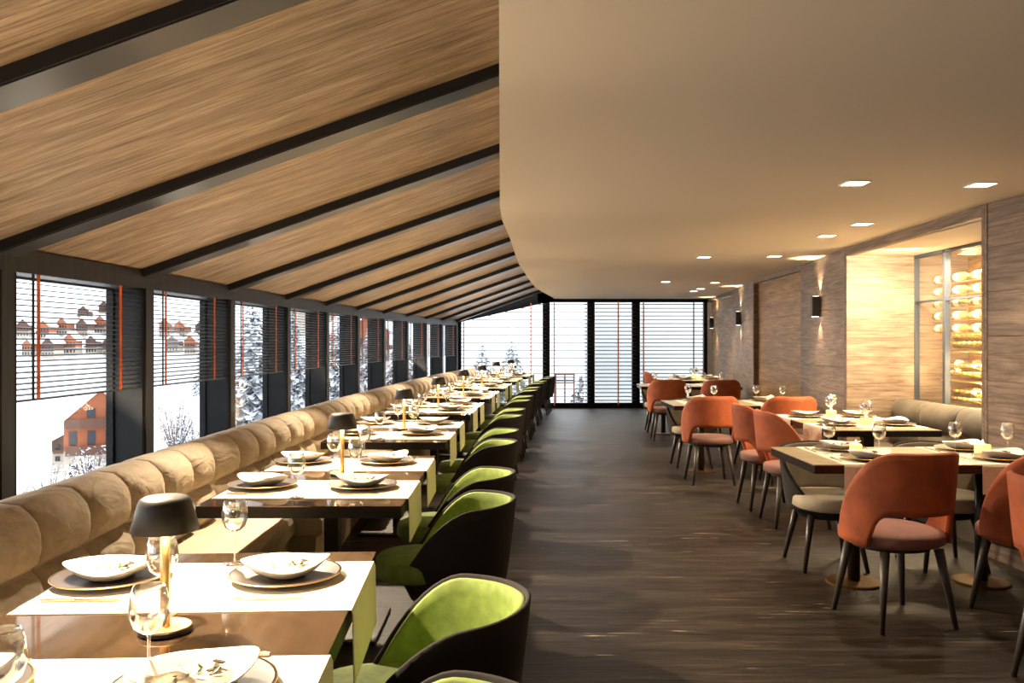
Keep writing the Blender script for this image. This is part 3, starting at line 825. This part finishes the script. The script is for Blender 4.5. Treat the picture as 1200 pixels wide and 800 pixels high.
def long_table(nm_, c, th, chairs, cut, w_=.84, l_=1.46):
    r = empty('dining_table', (*c, 0), -th, label='pale oak topped table lengthwise %s' % nm_, cat='table', group='lengthwise tables on the right')
    MB().box((0, 0, H-.003), (w_, l_, .006)).build('tabletop', 'oaktop', r)
    MB().box((0, 0, H-.028), (w_-.001, l_-.001, .044)).build('apron', 'edge', r)
    for s in (-1, 1): MB().box((0, s*.38, .36), (.08, .08, .69)).build('column', 'darkmetal', r)
    MB().box((0, 0, .009), (.42, 1.1, .018)).build('base_plate', 'darkmetal', r)
    for j, cy in enumerate((-.36, .38)):
        nf = ('near', 'far')[j]
        runner(loc_at(c, th, 0, cy, H), -th+PI, .42, -w_/2+.005, w_/2+.004, .17, 0, 'cream linen runner on the %s half of the table %s' % (nf, nm_), 'linen runners on the right tables')
        PV.put(loc_at(c, th, 0, cy, H+.0035), .2, 'square glowing votive candle, %s half, table %s' % (nf, nm_), 'votive candles')
        for side, s in (('aisle', -1), ('wall', 1)):
            place_setting(c, th, s*.23, cy, -s, 0, '%s side, %s half, table %s' % (side, nf, nm_), None, cut)
    for lx, ly, rz, lab in chairs: PO.put(loc_at(c, th, lx, ly), rz-th, 'burnt orange velvet chair, '+lab, 'orange chairs')
long_table('before the wine cabinet', (2.82, 7.16), 0, [(-.62, .18, PI, 'aisle side of wine-cabinet table, farther one'), (-.62, -.50, PI, 'aisle side of wine-cabinet table, nearer one')], True)
long_table('at the end glazing', (3.30, 15.3), .08, [(-.65, -.3, PI, 'aisle side of end-glazing table'), ], False)
PO.put((2.335, 3.42, 0), PI, 'burnt orange velvet chair, cropped by the lower right frame edge', 'orange chairs')

# ------------------------------------------------------------------ ceiling downlights and wall sconces
def down_p():
    r = empty('downlight', label='x', cat='ceiling light')
    MB().box((-.066, 0, -.003), (.008, .14, .006)).box((.066, 0, -.003), (.008, .14, .006)).box((0, .066, -.003), (.14, .008, .006)).box((0, -.066, -.003), (.14, .008, .006)).build('frame', 'trimwhite', r)
    MB().box((0, 0, -.001), (.124, .124, .002)).build('diffuser', 'spotglow', r)
    return r
PD = Proto(down_p())
DL = [(1.97, 4.9, 'large square ceiling downlight above the nearest oak table, left one'), (2.72, 4.95, 'square ceiling downlight above the nearest oak table, beside the oak pier'),
      (2.71, 6.6, 'square ceiling downlight before the niche, nearer of the pair'), (2.71, 7.34, 'square ceiling downlight before the niche, farther of the pair'),
      (2.07, 9.2, 'square ceiling downlight above the middle oak table, aisle side'), (2.80, 9.1, 'square ceiling downlight above the middle oak table, wall side'),
      (2.34, 13.0, 'square ceiling downlight above the farthest oak table, aisle side'), (3.14, 13.2, 'square ceiling downlight above the farthest oak table, wall side'),
      (3.25, 14.7, 'small square ceiling downlight by the end glazing, nearer one'), (3.28, 15.4, 'small square ceiling downlight by the end glazing, farther one')]
for x, y, lab in DL:
    PD.put((x, y, SZ), 0, lab, 'square ceiling downlights')
    light('downlight_spot', 'SPOT', (x, y, SZ-.02), SPOT_DOWN, (1, .80, .55), (x, y, 0), .05, 110, .7)
def sconce_p():
    r = empty('wall_sconce', label='x', cat='wall light')
    MB().box((-.045, 0, 0), (.08, .075, .22)).build('housing', 'shade', r, bevel=.003)
    MB().box((-.045, 0, .1105), (.06, .055, .002)).box((-.045, 0, -.1105), (.06, .055, .002)).build('lens', 'sconceglow', r)
    MB().box((-.003, 0, 0), (.006, .06, .16)).build('wall_plate', 'darkmetal', r)
    return r
PS = Proto(sconce_p())
for (x, y, ang, lab) in [(3.345, 9.28, math.atan2(.2, 1.85), 'black up-and-down wall sconce on the pier beside the niche'), (3.755, 14.0, math.atan2(.38, 2.6), 'black up-and-down wall sconce on the second pier'),
                         (4.125, 17.45, math.atan2(.26, 3), 'small black wall sconce at the end glazing'), (3.20, 4.55, -.062, 'black wall sconce on the near pier outside the frame')]:
    PS.put((x, y, 1.80), -ang, lab, 'black wall sconces')
    for s in (1, -1):
        light('sconce_spot', 'SPOT', (x-.05, y, 1.80+s*.125), SCONCE_W*(1.0 if s > 0 else .6), (1, .80, .52), (x-.02, y, 1.80+s*1), .02, 80, .6)

# unseen fill lights added behind the banquette to brighten the sloped timber
for y in (1.0, 3.1, 5.2, 7.3, 9.4, 11.5, 13.6, 15.7):
    p, t, n = fr(WIN, y); q = p+n*.28+Vector((0, 0, .62))
    light('banquette_fill', 'AREA', q, UPFILL_W, (1, .82, .60), q+n*1.0+Vector((0, 0, 1.25)), .10, size_y=1.9)
# unseen spots added along the eaves side as warm fill from the left
for y in (2.0, 5.2, 8.4, 11.6, 14.8):
    light('eaves_fill', 'SPOT', (WIN(y)+.85, y+1.6, 2.03), WASH_W, (1, .80, .57), (1.9, y-.9, .5), .10, 75, .8)

# ------------------------------------------------------------------ outside: snow valley, chalets, trees
def terrain(x, y):
    d = math.hypot(x+2, y)
    if d < 12: z = -3.5
    elif d < 110: z = -3.5-(d-12)*.13
    elif d < 230: z = -16.2+(d-110)*.07
    else: z = -7.8+(d-230)*.19
    return z+.6*math.sin(x*.07)+.6*math.cos(y*.05+x*.02)
tr = MB(); rows = []
for i in range(50):
    a = -PI*.98+i/49*PI*1.5      # from behind-left round to the far right
    rows.append([Vector((math.cos(PI/2-a*1)*d*1.0, math.sin(PI/2-a)*d, 0)) for d in [6, 10, 16, 24, 36, 50, 70, 90, 110, 140, 170, 200, 230, 270, 320, 400, 520, 700]])
for r_ in rows:
    for p in r_: p.z = terrain(p.x, p.y)
sn = tr.grid(rows).build('snow_slope', 'snow', smooth=True); tag(sn, kind='structure', label='white snow covered valley and hillside outside')
ow = MB().box((3.4, FAR+2.4, .8), (3.3, .3, 5.2)).build('garden_wall', 'render'); tag(ow, 'pale rendered outdoor wall behind the two right end windows', 'wall')

CH = []
def chalet(px, dist, ybase, wd, hgt, dep, m_, label, group=None, yaw=None, balc=False):
    if dist is None:
        dist = 228
        while dist < 420 and EYE-(ybase-400)/1000*dist > terrain((px-600)/1000*dist, dist): dist += 1
    x = (px-600)/1000*dist; z = EYE-(ybase-400)/1000*dist
    yaw = math.atan2(-x, dist)*-1 if yaw is None else yaw
    r = empty('chalet', (x, dist, z), yaw, label=label, cat='house', group=group)
    MB().box((0, 0, hgt*.2-1), (wd, dep, hgt*.4+2)).build('ground_floor', 'chaletcream', r)
    wl = MB().box((0, 0, hgt*.55), (wd*1.0, dep, hgt*.3))
    g = hgt*.7; rg = hgt
    wl.add([(-wd/2, -dep/2, g), (wd/2, -dep/2, g), (0, -dep/2, rg), (-wd/2, dep/2, g), (wd/2, dep/2, g), (0, dep/2, rg)], [(0, 1, 2), (5, 4, 3), (0, 2, 5, 3), (1, 4, 5, 2)])
    wl.build('timber_storey', m_, r)
    for s in (-1, 1):
        ov = 1.18
        a = Vector((0, 0, rg+.1)); b = Vector((s*wd/2*ov, 0, g-(rg-g)*(ov-1)+.1)); t = .04*hgt+.25
        mb = MB().add([(a.x, -dep/2*1.15, a.z), (b.x, -dep/2*1.15, b.z), (b.x, dep/2*1.15, b.z), (a.x, dep/2*1.15, a.z), (a.x, -dep/2*1.15, a.z+t), (b.x, -dep/2*1.15, b.z+t), (b.x, dep/2*1.15, b.z+t), (a.x, dep/2*1.15, a.z+t)],
                      [(0, 1, 2, 3), (7, 6, 5, 4), (0, 4, 5, 1), (1, 5, 6, 2), (2, 6, 7, 3), (3, 7, 4, 0)])
        mb.build('snowy_roof', 'snow', r)
    nw = 4
    for row, zz in ((0, .2), (1, .53)):
        for k in range(nw):
            xx = -wd/2+wd*(k+.5)/nw
            MB().box((xx, -dep/2-.03, hgt*zz), (wd*.11, .1, hgt*.14)).build('window', 'darkpane', r)
    if balc:
        for xx in (-.13, .13): MB().box((xx*wd, -dep/2-.03, hgt*.78), (wd*.12, .1, hgt*.09)).build('window', 'darkpane', r)
    for k in range(2 if balc else 1):
        MB().box((0, -dep/2-.5, hgt*(.38+.27*k)), (wd*.95, 1.0, hgt*.03)).box((0, -dep/2-1.0, hgt*(.41+.27*k)), (wd*.95, .08, hgt*.09)).build('balcony', 'chaletbrown', r)
    return r
chalet(118, 95, 566, 7.0, 10.5, 9, 'chaletwood', 'large orange timber chalet with gable low in the nearest window', yaw=.45, balc=True)
chalet(86, 112, 540, 5.0, 4.5, 8, 'chaletbrown', 'low brown timber house beside the large orange chalet', yaw=.5)
vl = [(30, 396, 0), (55, 398, 1), (77, 394, 1), (100, 396, 0), (120, 392, 1), (38, 418, 1), (62, 420, 0), (85, 416, 1), (112, 415, 0), (131, 418, 0), (196, 395, 1), (214, 397, 1), (238, 395, 0), (205, 413, 0), (226, 416, 1), (100, 378, 0), (125, 373, 0)]
rw = lambda y: 'upper' if y < 385 else ('middle' if y < 405 else 'lower')
for k, (px, py, mm) in enumerate(vl):
    win = 'first' if px < 150 else 'second'
    chalet(px, None, py, random.uniform(3.2, 3.7), random.uniform(4.5, 6), 4, 'chaletwood' if mm else 'chaletbrown',
           '%s village house, %s in the %s row seen through the %s window' % ('orange timber' if mm else 'dark brown', ['first', 'second', 'third', 'fourth', 'fifth', 'sixth'][sum(1 for q in vl if (q[0] < 150) == (px < 150) and rw(q[1]) == rw(py) and q[0] < px)], rw(py), win), '%s village houses through the %s window' % ('orange' if mm else 'brown', win), yaw=random.uniform(-.2, .2))
for k, (px, py, dist, lab) in enumerate([(417, 430, 70, 'small timber chalet with snowy roof through the sixth left window'), (364, 372, 90, 'brown chalet under snow through the fourth left window')]):
    chalet(px, dist, py, 4, 4, 5, 'chaletwood' if k == 0 else 'chaletbrown', lab, yaw=.5)

def conifer(px, dist, ytop, ybase, label, group, spread=.32, m_='needles', seed=1, dens=1.0):
    rnd = random.Random(seed)
    x = (px-600)/1000*dist; z0 = EYE-(ybase-400)/1000*dist; h = (ybase-ytop)/1000*dist
    r = empty('snowy_fir', (x, dist, z0), 0, label=label, cat='tree', group=group)
    MB().tube((0, 0, 0), (0, 0, h*.95), h*.025, h*.004, 8).build('trunk', 'bark', r)
    for nm, mt, dz, sc in (('branches', m_, 0, 1.0), ('snow_load', 'snow', .012*h, .88)):
        mb = MB(); rn2 = random.Random(seed+5)
        L = int(26*dens)
        for k in range(L):
            t = k/L; zc = h*(.08+.9*t); rad = h*spread*(1-t)**.85+.02*h; nb = int(9+10*(1-t))
            for j in range(nb):
                a = 2*PI*(j+rn2.random())/nb; rr = rad*rn2.uniform(.7, 1.1); wv = rr*rn2.uniform(.16, .28)
                droop = rr*rn2.uniform(.25, .5)
                if nm == 'snow_load' and rn2.random() < .35: continue
                c0 = Vector((0, 0, zc+dz)); d = Vector((math.cos(a), math.sin(a), 0)); s_ = Vector((-d.y, d.x, 0))
                p1 = c0+d*rr*.55*sc-Vector((0, 0, droop*.3)); p2 = c0+d*rr*sc-Vector((0, 0, droop))
                mb.add([c0, p1+s_*wv*sc, p2+s_*wv*.25, p2-s_*wv*.25, p1-s_*wv*sc, p1-Vector((0, 0, wv*.5))], [(0, 5, 1), (1, 5, 2), (2, 5, 3), (3, 5, 4), (4, 5, 0)])
        o = mb.build(nm, mt, r); o['kind'] = 'stuff'
    return r
trees = [(296, 26, 345, 560, .30, 'tall snow laden fir filling the third left window'), (350, 34, 398, 505, .36, 'round snowy fir low in the fourth left window'), (343, 60, 345, 480, .2, 'slim snowy fir behind, in the fourth left window'),
         (396, 40, 365, 500, .26, 'frosted fir in the fifth left window'), (470, 55, 370, 470, .28, 'frosted fir in the sixth left window, reddish twigs'), (432, 48, 380, 490, .24, 'frosted fir between the fifth and sixth left windows'),
         (240, 55, 345, 470, .12, 'thin snowy fir beside the second window post'), (490, 70, 390, 470, .3, 'small snowy fir in a far left window'),
         (565, 45, 400, 480, .35, 'snowy fir low behind the sloped-top end window'), (600, 50, 395, 480, .35, 'snowy fir behind the far lamps at the end glazing'), (682, 40, 436, 482, .5, 'low snowy bush-like fir behind the narrow end window')]
for k, (px, d, yt, yb, sp, lab) in enumerate(trees):
    conifer(px, d, yt, yb, lab, 'snowy firs outside', sp, 'needles' if k not in (4, 5) else 'twigs', seed=k+3)
def shrub(px, dist, ytop, ybase, wd, label, seed, m_='twigs', n=900):
    rnd = random.Random(seed)
    x = (px-600)/1000*dist; z0 = EYE-(ybase-400)/1000*dist; h = (ybase-ytop)/1000*dist; w_ = wd/1000*dist
    r = empty('snowy_shrub', (x, dist, z0), 0, label=label, cat='shrub', group='frosted shrubs outside')
    st = MB(); tips = []
    for k in range(26):
        a = rnd.random()*2*PI; l_ = rnd.uniform(.6, 1)
        tip = Vector((math.cos(a)*w_*.5*rnd.random(), math.sin(a)*w_*.5*rnd.random(), h*l_)); st.tube((0, 0, 0), tip, h*.012, h*.004, 5); tips.append(tip)
    st.build('stems', 'bark', r)
    mb = MB(); sb = MB()
    for k in range(n):
        t = rnd.choice(tips)*rnd.uniform(.35, 1.02)+Vector((rnd.gauss(0, w_*.09), rnd.gauss(0, w_*.09), rnd.gauss(0, h*.05)))
        e = Vector((rnd.gauss(0, 1), rnd.gauss(0, 1), rnd.gauss(0, .6))).normalized()*h*.035; s_ = e.orthogonal().normalized()*h*.010
        (mb if rnd.random() < .45 else sb).add([t-e, t+s_, t+e, t-s_], [(0, 1, 2, 3)])
    o = mb.build('twig_tips', m_, r); o['kind'] = 'stuff'; o = sb.build('snow_load', 'snow', r); o['kind'] = 'stuff'
for k, (px, d, yt, yb, wd, lab) in enumerate([(60, 30, 545, 600, 90, 'frosted reddish shrub low in the nearest window'), (105, 34, 528, 600, 70, 'frosted shrub before the orange chalet'), (25, 28, 565, 610, 60, 'frosted shrub by the first window post'),
                                               (205, 26, 470, 540, 60, 'bare frosted shrub low in the second left window'), (228, 30, 490, 540, 50, 'white frosted shrub at the right of the second left window'),
                                               (410, 30, 440, 490, 50, 'frosted shrub through the sixth left window'), (585, 30, 418, 470, 60, 'frosted shrub behind the far table lamps')]):
    shrub(px, d, yt, yb, wd, lab, 40+k)

fn = empty('slatted_fence', (X(662)*26/FAR, 26, -.7), 0, label='short dark slatted fence in the snow behind the narrow end window', cat='fence')
for k in range(4): MB().box((0, 0, .86+k*.085), (.62, .03, .045)).build('rail', 'chaletbrown', fn)
for xx in (-.28, .0, .28): MB().box((xx, .04, .35), (.05, .05, 1.6)).build('post', 'chaletbrown', fn)
